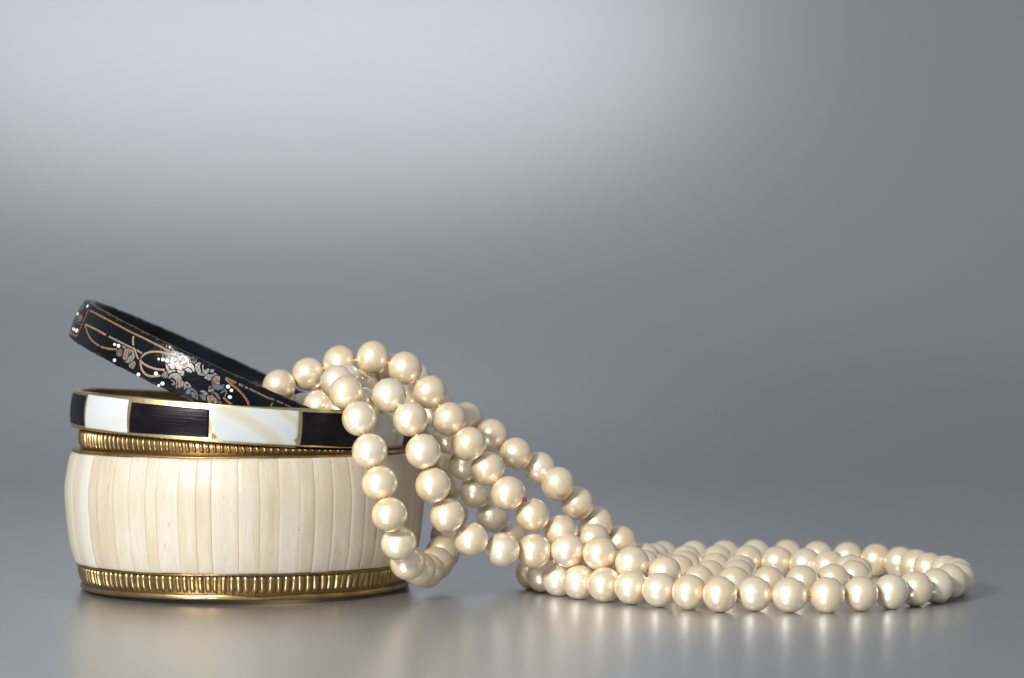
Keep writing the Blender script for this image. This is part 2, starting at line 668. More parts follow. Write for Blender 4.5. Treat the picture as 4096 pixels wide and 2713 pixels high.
PE = [(-88.5, -58.6, 'h', -3.1, 3.25, -3.1, 3.15), (-57.6, -34.3, 's', -3.35, 3.45, -3.4, 3.3),
      (-33.3, -4.7, 'h', -3.3, 2.85, -2.95, 2.65), (-3.8, 24.2, 's', -3.4, 3.4, -3.55, 3.35),
      (25.4, 49.2, 'h', -3.45, 3.3, -3.5, 3.3), (50.2, 79.0, 's', -3.5, 3.35, -3.5, 3.35),
      (80.0, 109.0, 'h', -3.3, 3.2, -3.3, 3.2), (110.0, 141.0, 's', -3.4, 3.3, -3.4, 3.3),
      (142.0, 173.0, 'h', -3.3, 3.2, -3.3, 3.2), (174.0, 205.0, 's', -3.4, 3.3, -3.4, 3.3),
      (206.0, 237.0, 'h', -3.3, 3.2, -3.3, 3.2), (238.0, 270.5, 's', -3.4, 3.3, -3.4, 3.3)]
for i, (a0, a1, kind, z00, z01, z10, z11) in enumerate(PE):
    V, F = panel(270 + a0, 270 + a1, z00, z01, z10, z11)
    if kind == 's':
        o = mesh_obj("shell_panel", V, F, M_SHELL, inl, auto=50)
        o['tint'] = .75 if i == 1 else (.15 if i == 3 else .3)
    else:
        o = mesh_obj("horn_panel", V, F, M_HORN, inl, auto=50)
    o['shift'] = (3.7 * i + 1.3, 5.1 * i, 2.2 * i)


def inl_patch(name, pts, mat, lift):
    tri = tessellate_polygon([[Vector((p[0], p[1], 0)) for p in pts]])
    V = []
    for (a_, z) in pts:
        r = inl_r(z) + lift
        V.append((r * math.cos(R(270 + a_)), r * math.sin(R(270 + a_)), z))
    F = [tuple(t) if ((Vector((*pts[t[1]], 0)) - Vector((*pts[t[0]], 0))).cross(Vector((*pts[t[2]], 0)) - Vector((*pts[t[0]], 0)))).z > 0
         else (t[0], t[2], t[1]) for t in tri]
    return mesh_obj(name, V, F, mat, inl)


inl_patch("chip", [(-3.65, -2.1), (-3.1, -2.0), (-2.7, -2.35), (-2.1, -2.6), (-1.9, -2.9), (-2.8, -3.2), (-3.65, -3.1)], M_CHIP, .075)
inl_patch("chip", [(24.1, -1.9), (23.4, -2.25), (22.9, -2.4), (23.3, -2.75), (24.1, -3.1)], M_CHIP, .075)

# ------------------------------------------------------------------ lacquered bangle
RK, WK = 33.5, 4.3127
lac = empty("lacquered_bangle", (0, 0, 0),
            'black lacquered bangle with painted orange lines and silver flowers, tilted atop the stack', 'bangle')
lac.matrix_world = Matrix(((0.90763813, 0.0, 0.41975353, -0.06058914),
                           (-0.01206156, 0.99958707, 0.02608086, 0.0),
                           (-0.4195802, -0.02873487, 0.90726334, 0.04282809), (0, 0, 0, 1)))


def lac_r(v_):
    return RK + .05 + .5 * (1 - (v_ / WK) ** 2)


random.seed(3)
ph = [random.uniform(0, 6.28) for _ in range(8)]


def lac_wob(a, r, z):
    if abs(z) < WK * .9:
        return (0, 0)
    w = .03 * math.sin(23 * a + ph[0]) + .03 * math.sin(41 * a + ph[1]) + .03 * math.sin(67 * a + ph[2])
    return (w * .6, w if z > 0 else -w)


pf = [(RK - 1.7, -WK * .9), (RK - 1.3, -WK * .985), (RK - .7, -WK * 1.0), (RK - .2, -WK * .985), (lac_r(-WK * .93), -WK * .94)]
pf += [(lac_r(q), q) for q in [-WK * .88 + 2 * WK * .88 * i / 18 for i in range(19)]]
pf += [(lac_r(WK * .93), WK * .94), (RK - .2, WK * .985), (RK - .7, WK * 1.0), (RK - 1.3, WK * .985), (RK - 1.7, WK * .9), (RK - 1.9, 0)]
V, F = lathe(pf, 360, True, lac_wob)
mesh_obj("band", V, F, M_LACQUER, lac, auto=50)

DECOR = {"strokes":[[0.308,[[-151.82,3.0],[-143.99,3.12],[-136.39,3.13],[-130.54,3.14],[-124.06,3.1],[-118.33,3.16],[-114.71,3.15],[-111.59,3.14],[-108.37,3.1],[-105.8,2.97]]],[0.276,[[-153.68,2.96],[-152.74,1.5],[-152.3,0.08],[-152.42,-1.45],[-153.59,-2.92],[-159.59,-3.1],[-171.71,-3.25]]],[0.308,[[-149.51,-0.07],[-141.46,0.15],[-133.8,0.1]]],[0.292,[[-132.19,0.15],[-126.68,0.19],[-120.72,0.21],[-119.49,0.32],[-118.23,-0.21],[-117.19,-0.75],[-115.99,-1.2]]],[0.308,[[-149.29,-0.17],[-146.22,-0.99],[-142.82,-1.79],[-139.19,-2.28],[-135.03,-2.41]]],[0.34,[[-134.11,-2.32],[-130.91,-2.05],[-128.34,-1.7],[-126.05,-1.22]]],[0.324,[[-122.11,2.49],[-121.5,1.73],[-120.28,0.85]]],[0.276,[[-118.09,0.31],[-116.61,0.18],[-115.54,0.18]]],[0.324,[[-115.05,-0.75],[-114.75,-0.11],[-114.09,0.5],[-112.93,1.09],[-111.11,1.66],[-108.99,2.05],[-106.74,2.27],[-104.47,2.41],[-103.25,2.63]]],[0.324,[[-115.38,-1.18],[-114.05,-1.51],[-112.21,-1.66],[-109.9,-1.6],[-107.63,-1.36],[-105.15,-0.84]]],[0.34,[[-115.12,-1.38],[-114.34,-2.06],[-113.58,-2.65],[-112.29,-3.1],[-110.57,-3.36],[-108.44,-3.08],[-105.82,-2.23]]],[0.421,[[-85.31,3.01],[-83.65,2.97],[-81.36,2.98]]],[0.389,[[-80.46,2.96],[-78.79,3.01]]],[0.357,[[-78.16,2.96],[-77.02,2.94]]],[0.292,[[-76.56,3.04],[-75.44,2.94],[-72.86,2.91],[-69.75,2.83],[-67.06,2.97]]],[0.292,[[-66.2,2.96],[-63.59,2.98]]],[0.259,[[-62.94,2.96],[-60.31,2.92]]],[0.357,[[-85.05,2.69],[-83.09,2.26],[-80.95,1.96],[-78.87,1.56],[-76.79,0.97],[-75.28,0.37],[-74.25,-0.33]]],[0.324,[[-83.31,-0.78],[-81.77,-1.15],[-79.65,-1.42]]],[0.324,[[-84.05,-1.91],[-82.69,-2.24]]],[0.324,[[-67.19,2.3],[-67.43,1.2]]]],"silver":[[[[-124.76,-0.23],[-122.6,-0.09],[-123.12,-0.65]],None,None],[[[-122.09,-2.33],[-122.74,-1.27],[-122.62,-0.36],[-121.13,-0.02],[-120.81,-0.65],[-120.17,-1.55],[-120.57,-2.42],[-121.55,-2.64]],[[-121.64,-2.06],[-122.17,-1.14],[-121.78,-0.43],[-120.9,-1.37],[-120.99,-2.25]],None],[[[-120.76,-0.11],[-119.4,0.04],[-117.65,-0.95],[-117.7,-1.83],[-118.52,-2.63],[-120.23,-2.85],[-121.27,-2.74],[-120.33,-2.49],[-119.86,-1.47],[-119.19,-0.97],[-119.29,-0.47],[-119.95,-0.36],[-119.71,-0.92],[-120.3,-0.88]],None,None],[[[-118.79,-3.12],[-117.96,-2.41],[-117.04,-1.76],[-116.13,-2.32],[-116.51,-3.35],[-117.92,-3.43]],[[-117.98,-3.1],[-117.27,-2.59],[-116.67,-3.13],[-117.45,-3.32]],None],[[[-104.84,1.03],[-104.97,2.06],[-104.2,2.27],[-104.01,1.17]],None,None],[[[-105.92,0.35],[-105.24,0.4],[-104.43,-0.0],[-103.25,-0.39],[-103.14,-0.23],[-102.56,0.01],[-101.68,0.08],[-101.59,-0.12],[-102.63,-0.47],[-103.43,-1.14],[-104.35,-0.68]],None,None],[[[-105.24,0.57],[-104.27,0.92],[-103.88,1.73],[-102.75,0.8],[-102.07,0.37],[-103.29,-0.05]],None,None],[[[-103.12,1.23],[-102.36,1.79],[-101.85,1.75],[-101.29,1.46],[-99.75,0.91],[-100.03,0.7],[-101.38,0.46],[-102.43,0.8]],None,None],[[[-101.41,1.78],[-100.85,2.2],[-100.11,2.93],[-101.06,3.12],[-102.31,2.78],[-102.14,3.27],[-100.82,3.54],[-99.5,3.28],[-98.68,2.61],[-98.55,1.85],[-99.34,1.15],[-100.3,1.2]],[[-100.98,1.63],[-99.79,2.4],[-99.43,2.85],[-98.86,2.21],[-99.49,1.33]],None],[[[-98.49,2.49],[-97.75,2.69],[-96.52,2.32],[-95.56,1.35],[-97.5,1.87],[-98.37,1.81]],None,None],[[[-98.75,1.09],[-98.22,1.63],[-97.26,1.59],[-96.41,1.29],[-96.6,0.97],[-97.65,0.95]],None,None],[[[-101.48,0.22],[-100.29,0.45],[-99.01,0.76],[-98.54,0.18],[-98.72,-0.35],[-100.23,-0.19]],None,[[-100.09,0.02],[-99.28,0.16],[-99.36,-0.13]]],[[[-102.83,-2.02],[-102.95,-1.45],[-102.39,-0.77],[-101.45,-0.39],[-100.29,-0.3],[-99.14,-0.6],[-98.45,-0.89],[-99.78,-1.34],[-98.68,-3.0],[-99.3,-3.0],[-99.53,-2.27],[-100.39,-1.55],[-101.82,-1.49]],None,None],[[[-99.69,-1.36],[-98.49,-1.03],[-97.41,-1.35],[-97.08,-1.87],[-97.44,-2.41],[-98.63,-2.86],[-98.88,-2.01]],[[-98.95,-1.42],[-98.26,-1.32],[-97.74,-1.7],[-97.8,-2.33],[-98.31,-2.51]],None],[[[-97.08,-1.09],[-96.1,-0.99],[-94.37,-1.48],[-95.82,-2.14],[-96.23,-2.6],[-96.81,-2.24]],None,[[-96.43,-1.35],[-95.28,-1.47],[-96.4,-1.78]]],[[[-96.52,2.85],[-95.72,3.51],[-95.05,3.6],[-94.92,2.93],[-94.08,2.28],[-93.18,1.74],[-94.28,1.44],[-95.3,1.77]],[[-95.9,2.93],[-95.39,3.38],[-95.17,2.69],[-93.78,1.75],[-94.82,1.73],[-95.72,2.36]],None],[[[-94.19,3.13],[-93.95,3.55],[-93.58,2.86],[-92.68,2.58],[-92.0,3.2],[-91.51,3.16],[-91.35,2.41],[-92.16,1.58],[-93.43,1.32],[-94.64,1.33],[-92.97,1.66],[-93.41,2.47]],None,None],[[[-91.81,1.15],[-91.36,2.06],[-89.9,2.46],[-89.56,2.86],[-88.08,2.96],[-89.12,2.41],[-89.62,1.84],[-89.71,1.11]],None,None],[[[-91.21,3.15],[-90.05,3.56],[-89.71,2.95],[-90.8,2.65]],None,None],[[[-88.95,2.19],[-88.24,2.61],[-87.3,2.73],[-86.84,2.33],[-86.63,1.69],[-86.17,1.29],[-87.26,0.99],[-88.2,1.26]],[[-88.35,2.18],[-87.55,2.49],[-87.33,2.02],[-86.81,1.55],[-87.66,1.32]],None],[[[-89.17,-0.14],[-88.84,0.38],[-87.96,0.01],[-86.84,-0.3],[-88.52,-0.98]],None,[[-88.62,0.01],[-87.74,-0.28],[-88.35,-0.44]]],[[[-91.29,-1.6],[-90.3,-1.16],[-88.98,-1.15],[-88.27,-1.3],[-88.78,-1.79],[-89.89,-1.7]],None,[[-90.6,-1.55],[-89.09,-1.39],[-89.97,-1.59]]],[[[-88.14,-2.15],[-88.17,-1.63],[-87.01,-1.22],[-85.47,-1.5],[-84.24,-2.14],[-85.23,-2.58],[-86.15,-1.95],[-86.08,-2.81],[-87.06,-3.08]],[[-87.66,-2.1],[-86.91,-1.54],[-86.63,-2.88],[-87.4,-2.82]],None],[[[-124.7,-0.22],[-122.58,-0.05],[-123.15,-0.66]],None,None]],"grey":[[[[-125.99,-1.46],[-124.58,-0.8],[-123.33,-1.05],[-122.98,-2.1],[-123.86,-2.46],[-125.37,-2.36]],[[-125.02,-1.95],[-124.21,-1.72],[-123.77,-2.1],[-124.38,-2.32]],None],[[[-95.48,-3.01],[-95.27,-2.08],[-94.08,-1.67],[-92.46,-1.84],[-91.23,-2.47],[-90.83,-3.41],[-91.6,-3.18],[-91.96,-2.49],[-93.02,-2.08],[-94.0,-2.17],[-94.01,-2.96],[-95.01,-3.23]],None,None],[[[-93.79,-2.64],[-93.34,-2.25],[-92.26,-2.48],[-91.9,-3.17],[-92.88,-3.27]],None,None],[[[-89.28,1.32],[-89.07,2.16],[-88.09,1.03],[-86.9,0.92],[-84.83,1.65],[-84.49,1.4],[-84.65,0.66],[-85.81,0.08],[-87.42,0.07],[-88.59,0.63]],None,None],[[[-90.87,-2.36],[-90.2,-1.87],[-88.73,-1.87],[-88.13,-2.85],[-89.45,-2.86]],None,None],[[[-87.9,-1.02],[-86.8,-0.55],[-85.36,-0.5],[-84.14,-1.14],[-84.04,-1.64],[-85.11,-1.4],[-86.22,-0.91]],None,None],[[[-84.92,-0.12],[-84.03,1.0],[-82.8,0.55],[-82.67,-0.56],[-83.21,-0.44],[-83.34,0.49],[-84.54,-0.24]],None,None],[[[-105.59,-2.14],[-105.2,-1.0],[-104.12,-0.97],[-103.18,-1.77],[-104.06,-2.26]],[[-105.0,-1.55],[-104.55,-1.22],[-104.05,-1.65],[-104.52,-1.86]],None],[[[-99.44,3.56],[-98.25,3.08],[-97.44,3.04],[-96.9,3.63],[-96.53,3.55],[-97.07,2.96],[-98.31,2.8],[-99.5,3.28]],None,None],[[[-102.19,-2.03],[-101.1,-1.82],[-100.19,-2.01],[-99.68,-2.49],[-100.29,-2.91],[-101.21,-2.72],[-100.67,-2.4],[-101.33,-2.15]],None,None],[[[-167.26,2.15],[-166.25,3.28],[-160.56,3.19],[-159.91,2.18]],None,None],[[[-162.86,-0.3],[-162.67,0.82],[-157.89,1.41],[-154.18,0.68],[-155.51,-0.19]],[[-159.08,0.55],[-156.88,1.32],[-155.02,0.96],[-155.9,0.13]],None],[[[-165.51,-0.74],[-152.76,-0.43],[-152.81,-0.61],[-165.74,-0.94]],None,None],[[[-167.87,2.02],[-170.2,2.7],[-162.45,2.74],[-160.98,1.89]],None,None]],"dots":[[[-155.91,3.44],[-155.89,3.29],[-156.05,3.16],[-156.37,3.08],[-156.79,3.08],[-157.22,3.14],[-157.58,3.26],[-157.81,3.41],[-157.85,3.57],[-157.68,3.69],[-157.35,3.77],[-156.92,3.77],[-156.48,3.71],[-156.12,3.59]],[[-162.89,0.97],[-162.93,0.79],[-163.31,0.64],[-163.97,0.55],[-164.83,0.52],[-165.76,0.57],[-166.58,0.69],[-167.05,0.84],[-166.98,1.02],[-166.41,1.18],[-165.54,1.28],[-164.61,1.31],[-163.78,1.25],[-163.18,1.13]],[[-160.05,-2.13],[-160.19,-2.27],[-160.53,-2.4],[-161.02,-2.49],[-161.55,-2.51],[-162.02,-2.46],[-162.34,-2.36],[-162.41,-2.22],[-162.23,-2.07],[-161.85,-1.94],[-161.35,-1.86],[-160.84,-1.84],[-160.4,-1.88],[-160.12,-1.99]],[[-157.15,-2.08],[-157.28,-2.24],[-157.6,-2.38],[-158.05,-2.47],[-158.54,-2.49],[-158.98,-2.44],[-159.26,-2.32],[-159.34,-2.17],[-159.19,-2.0],[-158.85,-1.86],[-158.4,-1.78],[-157.92,-1.76],[-157.5,-1.81],[-157.23,-1.92]],[[-153.71,-1.97],[-153.88,-2.17],[-154.26,-2.34],[-154.77,-2.45],[-155.32,-2.47],[-155.78,-2.4],[-156.07,-2.25],[-156.12,-2.06],[-155.93,-1.85],[-155.54,-1.68],[-155.03,-1.58],[-154.5,-1.56],[-154.05,-1.63],[-153.77,-1.77]],[[-127.29,-0.52],[-127.22,-0.64],[-127.28,-0.77],[-127.46,-0.86],[-127.71,-0.92],[-127.98,-0.92],[-128.24,-0.86],[-128.41,-0.76],[-128.47,-0.63],[-128.41,-0.51],[-128.24,-0.41],[-127.99,-0.36],[-127.71,-0.36],[-127.46,-0.42]],[[-125.19,-0.39],[-125.11,-0.55],[-125.19,-0.71],[-125.41,-0.83],[-125.73,-0.9],[-126.08,-0.9],[-126.39,-0.83],[-126.61,-0.7],[-126.69,-0.54],[-126.61,-0.38],[-126.39,-0.26],[-126.08,-0.19],[-125.73,-0.19],[-125.41,-0.26]],[[-124.63,-3.36],[-124.59,-3.51],[-124.69,-3.66],[-124.92,-3.78],[-125.22,-3.84],[-125.54,-3.84],[-125.81,-3.77],[-125.99,-3.64],[-126.03,-3.49],[-125.93,-3.34],[-125.7,-3.22],[-125.4,-3.16],[-125.08,-3.16],[-124.81,-3.23]],[[-113.07,-3.72],[-113.04,-3.88],[-113.14,-4.04],[-113.36,-4.17],[-113.65,-4.24],[-113.96,-4.24],[-114.23,-4.17],[-114.39,-4.04],[-114.43,-3.88],[-114.33,-3.72],[-114.11,-3.59],[-113.81,-3.52],[-113.5,-3.52],[-113.24,-3.59]],[[-106.96,-1.97],[-106.91,-2.14],[-107.0,-2.3],[-107.23,-2.44],[-107.53,-2.52],[-107.85,-2.52],[-108.14,-2.45],[-108.32,-2.32],[-108.37,-2.15],[-108.27,-1.98],[-108.05,-1.84],[-107.74,-1.77],[-107.42,-1.76],[-107.14,-1.83]],[[-108.52,0.76],[-108.48,0.66],[-108.51,0.56],[-108.62,0.48],[-108.78,0.43],[-108.96,0.44],[-109.12,0.49],[-109.24,0.57],[-109.29,0.67],[-109.26,0.77],[-109.15,0.85],[-108.99,0.9],[-108.81,0.89],[-108.64,0.84]],[[-106.86,1.1],[-106.8,0.95],[-106.86,0.8],[-107.03,0.68],[-107.28,0.62],[-107.56,0.62],[-107.81,0.68],[-107.99,0.8],[-108.05,0.95],[-107.99,1.1],[-107.82,1.22],[-107.57,1.28],[-107.29,1.28],[-107.04,1.22]],[[-105.14,1.29],[-105.07,1.11],[-105.14,0.93],[-105.34,0.79],[-105.64,0.71],[-105.98,0.71],[-106.28,0.79],[-106.49,0.93],[-106.56,1.11],[-106.49,1.29],[-106.29,1.44],[-105.99,1.51],[-105.65,1.51],[-105.35,1.43]],[[-103.45,-3.22],[-103.4,-3.38],[-103.49,-3.55],[-103.7,-3.69],[-103.99,-3.76],[-104.3,-3.76],[-104.57,-3.69],[-104.74,-3.55],[-104.78,-3.38],[-104.69,-3.22],[-104.48,-3.08],[-104.19,-3.01],[-103.89,-3.01],[-103.62,-3.08]],[[-104.63,-3.93],[-104.6,-4.05],[-104.67,-4.17],[-104.83,-4.26],[-105.03,-4.32],[-105.25,-4.32],[-105.44,-4.26],[-105.56,-4.17],[-105.59,-4.05],[-105.52,-3.93],[-105.37,-3.83],[-105.16,-3.78],[-104.94,-3.78],[-104.75,-3.83]],[[-82.76,1.73],[-82.71,1.57],[-82.78,1.4],[-82.97,1.27],[-83.24,1.2],[-83.54,1.2],[-83.8,1.27],[-83.98,1.41],[-84.04,1.57],[-83.96,1.74],[-83.77,1.87],[-83.5,1.94],[-83.2,1.94],[-82.94,1.87]],[[-81.3,1.33],[-81.25,1.18],[-81.31,1.04],[-81.48,0.92],[-81.71,0.86],[-81.97,0.86],[-82.19,0.93],[-82.35,1.04],[-82.4,1.19],[-82.33,1.33],[-82.17,1.45],[-81.94,1.51],[-81.68,1.51],[-81.45,1.44]],[[-80.68,-0.1],[-80.71,-0.25],[-80.86,-0.39],[-81.12,-0.48],[-81.42,-0.51],[-81.72,-0.48],[-81.94,-0.37],[-82.05,-0.23],[-82.03,-0.07],[-81.87,0.07],[-81.62,0.16],[-81.31,0.19],[-81.02,0.15],[-80.79,0.05]]]}


def onband(a, v_, lift):
    v2 = max(-WK * .9, min(WK * .9, v_))
    r = lac_r(v2) + lift
    return (r * math.cos(R(a)), r * math.sin(R(a)), v_)


def resample(pts, step):
    """smooth curve through (arc mm, v) points"""
    P = [Vector(p) for p in pts]
    out = []
    n_ = len(P)
    for i in range(n_ - 1):
        p0 = P[max(i - 1, 0)]
        p1, p2 = P[i], P[i + 1]
        p3 = P[min(i + 2, n_ - 1)]
        k_ = max(2, int((p2 - p1).length / step))
        for j in range(k_):
            t = j / k_
            out.append(.5 * ((2 * p1) + (p2 - p0) * t + (2 * p0 - 5 * p1 + 4 * p2 - p3) * t * t + (3 * p1 - p0 - 3 * p2 + p3) * t ** 3))
    out.append(P[-1])
    return out


K = math.pi * RK / 180


def ribbon(pts, width, lift, shift=0.0, jag=.0):
    C = resample([(p[0] * K, p[1]) for p in pts], .22)
    V, F = [], []
    for i, c in enumerate(C):
        d = (C[min(i + 1, len(C) - 1)] - C[max(i - 1, 0)]).normalized()
        nrm = Vector((-d.y, d.x))
        for s_ in (-1, -.5, .5, 1):
            wd = width / 2 * (1 + random.uniform(-jag, jag))
            q = c + nrm * (s_ * wd + shift)
            V.append(onband(q.x / K, q.y, lift if abs(s_) < .9 else 0.0))
    for i in range(len(C) - 1):
        for j in range(3):
            F.append((i * 4 + j, (i + 1) * 4 + j, (i + 1) * 4 + j + 1, i * 4 + j + 1))
    return V, F


def blob(poly, lift, hole=None, jag=0.012):
    bm = bmesh.new()

    def rough(pl):
        q = [Vector((p[0] * K, p[1])) for p in pl]
        out = []
        n_ = len(q)
        for i in range(n_):
            p0, p1, p2, p3 = q[i - 1], q[i], q[(i + 1) % n_], q[(i + 2) % n_]
            for t in (0, .33, .66):
                c = .5 * ((2 * p1) + (p2 - p0) * t * .8 + (2 * p0 - 5 * p1 + 4 * p2 - p3) * t * t * .8 + (3 * p1 - p0 - 3 * p2 + p3) * t ** 3 * .8) if t else p1
                l_ = p1.lerp(p2, t)
                c = l_.lerp(c, .6)
                out.append(c + Vector((random.uniform(-jag, jag), random.uniform(-jag, jag))))
        return out
    loops = [rough(poly)]
    if hole:
        loops.append(rough(hole))
    allp = [p for l_ in loops for p in l_]
    tri = tessellate_polygon([[Vector((p.x, p.y, 0)) for p in l_] for l_ in loops])
    vs = [bm.verts.new((p.x, p.y, 0)) for p in allp]
    for t in tri:
        a_, b_, c_ = (allp[i] for i in t)
        cr = (b_ - a_).cross(c_ - a_)
        if abs(cr) < 1e-9:
            continue
        try:
            bm.faces.new([vs[i] for i in (t if cr > 0 else (t[0], t[2], t[1]))])
        except ValueError:
            pass
    for _ in range(3):
        lng = [e for e in bm.edges if e.calc_length() > .7]
        if not lng:
            break
        bmesh.ops.subdivide_edges(bm, edges=lng, cuts=1)
        bmesh.ops.triangulate(bm, faces=bm.faces[:])
    bm.verts.ensure_lookup_table()
    V = [onband(v_.co.x / K, v_.co.y, lift) for v_ in bm.verts]
    bm.verts.index_update()
    F = [tuple(v_.index for v_ in f_.verts) for f_ in bm.faces]
    bm.free()
    # a rim that drops to the lacquer, so the paint has thickness
    from collections import Counter
    cnt = Counter()
    dirn = {}
    for f_ in F:
        for i in range(len(f_)):
            e = (f_[i], f_[(i + 1) % len(f_)])
            cnt[tuple(sorted(e))] += 1
            dirn[tuple(sorted(e))] = e
    low = {}
    for e, c_ in cnt.items():
        if c_ == 1:
            i, j = dirn[e]
            for q in (i, j):
                if q not in low:
                    x, y, z = V[q]
                    r = math.hypot(x, y)
                    low[q] = len(V)
                    V.append((x * (r - lift - .02) / r, y * (r - lift - .02) / r, z))
            F.append((j, i, low[i], low[j]))
    return V, F


for i, (w, pts) in enumerate(DECOR['strokes']):
    side = -1 if i in (0, 5) else 1
    if i in (11, 12, 13, 14, 15, 16):
        side = -1
    V, F = ribbon(pts, w * 1.05, .022, side * w * .40)
    mesh_obj("silver_line", V, F, M_LINE if i in (2, 3, 6, 7, 8, 9, 10) else M_GREY, lac)
    V, F = ribbon(pts, w * .78, .040, 0, .06)
    mesh_obj("orange_line", V, F, M_ORANGE, lac)
for key, mt in (('grey', M_GREY), ('silver', M_SILVER)):
    for poly, core, hole in DECOR[key]:
        V, F = blob(poly, .045 if key == 'silver' else .030, hole)
        o = mesh_obj("painted_petal", V, F, mt, lac, smooth=False)
        if core:
            V, F = blob(core, .062 if key == 'silver' else .048, None, .008)
            mesh_obj("petal_core", V, F, M_COPPER, o, smooth=False)
for poly in DECOR['dots']:
    V, F = blob(poly, .07, None, .004)
    mesh_obj("painted_dot", V, F, M_WHITE, lac, smooth=False)

# ------------------------------------------------------------------ pearl necklace
neck = empty("pearl_necklace", (0.02, -0.02, 0.0),
             'long string of cream pearls spilling from the bangle stack and coiled on the grey sheet', 'necklace')
NL = Vector(neck.location)
BEADS = [[-48.31,-8.77,42.72],[-42.42,-5.75,45.09],[-35.81,-7.34,47.67],[-28.77,-9.49,48.56],[-22.05,-11.62,46.49],[-16.92,-13.57,41.63],[-12.81,-16.11,36.2],[-8.79,-19.42,31.36],[-4.99,-16.81,26.06],[-0.83,-19.88,21.31],[4.21,-17.48,16.66],[10.05,-15.09,13.04],[16.74,-13.42,11.14],[20.12,-9.66,6.26],[27.28,-8.89,5.22],[34.39,-10.18,4.31],[40.64,-13.96,3.55],[46.77,-10.61,3.46],[47.69,-3.66,3.62],[42.86,1.41,3.58],[36.73,4.76,3.69],[31.17,0.07,3.42],[24.73,-2.73,3.44],[18.02,-0.74,3.46],[11.1,-1.92,3.59],[4.24,-3.57,3.44],[6.5,-10.24,3.51],[9.63,-16.54,3.47],[13.7,-22.28,3.45],[18.65,-27.27,3.47],[23.86,-32.01,3.54],[29.17,-36.62,3.45],[34.8,-40.85,3.46],[40.55,-44.91,3.49],[47.39,-43.33,3.42],[54.07,-45.55,3.42],[61.36,-45.42,3.42],[68.19,-43.01,3.42],[74.56,-39.56,3.42],[79.98,-34.75,3.44],[84.92,-29.46,3.47],[88.56,-23.28,3.69],[91.24,-16.78,3.57],[92.23,-9.81,3.6],[90.93,-2.9,3.53],[88.41,3.67,3.56],[86.57,10.46,3.47],[84.14,17.05,3.45],[79.66,22.48,3.5],[73.92,26.52,3.55],[67.64,29.69,3.49],[61.08,32.19,3.57],[53.96,30.77,3.69],[47.01,28.68,3.73],[40.1,26.41,3.9],[33.22,24.04,4.06],[26.27,21.77,4.13],[19.25,19.72,3.57],[12.38,17.11,3.78],[6.11,14.28,6.43],[-0.16,11.57,9.24],[-4.16,8.05,14.32],[-7.55,4.5,19.81],[-9.85,1.11,25.94],[-13.17,-2.19,31.62],[-16.55,-4.57,37.6],[-22.77,-2.48,39.88],[-27.23,3.01,41.67],[-34.09,1.62,41.26],[-37.94,-4.04,39.74],[-39.76,-10.74,38.57],[-34.71,-15.9,37.82],[-30.09,-21.26,39.5],[-24.71,-25.75,41.5],[-20.32,-29.39,36.87],[-17.75,-32.07,30.59],[-15.77,-31.86,23.85],[-12.94,-29.53,17.58],[-8.18,-27.02,12.64],[-1.93,-24.15,10.18],[4.44,-20.71,9.64],[11.37,-21.05,9.84],[17.79,-23.79,9.44],[24.2,-25.98,7.64],[30.65,-28.04,5.86],[37.48,-26.48,3.9],[44.71,-25.69,3.48],[51.78,-24.06,3.42],[58.82,-22.3,3.42],[65.41,-19.28,3.46],[70.31,-13.94,3.58],[71.83,-6.86,3.56],[71.06,0.14,3.48],[67.52,6.22,3.62],[62.97,11.59,3.67],[57.37,15.84,3.64],[51.24,19.28,3.53],[44.45,16.82,3.84],[37.56,14.56,3.93],[30.62,12.48,4.63],[28.12,5.94,5.28],[22.94,2.72,9.24],[17.83,0.0,13.49],[13.67,-3.41,18.0],[9.56,-7.08,22.32],[5.83,-1.54,25.15],[0.79,-5.07,28.43],[-4.28,-1.24,32.03],[-9.71,2.32,35.45],[-15.93,3.29,38.59],[-20.78,2.53,44.04],[-26.05,-2.3,45.84],[-31.17,-6.57,42.82],[-34.47,-13.01,44.08],[-35.42,-20.21,43.88],[-33.34,-26.92,42.05],[-30.46,-31.36,37.08],[-28.23,-34.25,30.81],[-26.12,-37.04,24.6],[-24.06,-40.19,18.66],[-22.38,-36.47,12.67],[-20.85,-30.89,8.31],[-18.95,-24.16,6.38],[-17.39,-17.17,5.29],[-15.69,-10.17,6.1],[-14.43,-3.4,7.64],[-13.86,2.95,10.6],[-12.87,8.39,14.96],[-13.86,12.42,20.64],[-14.93,8.91,26.63],[-19.77,10.69,31.72],[-26.9,8.52,32.44],[-31.29,7.74,37.85],[-38.04,5.94,37.21],[-44.07,2.35,37.34],[-48.6,-2.66,39.26]]
BR = 3.50


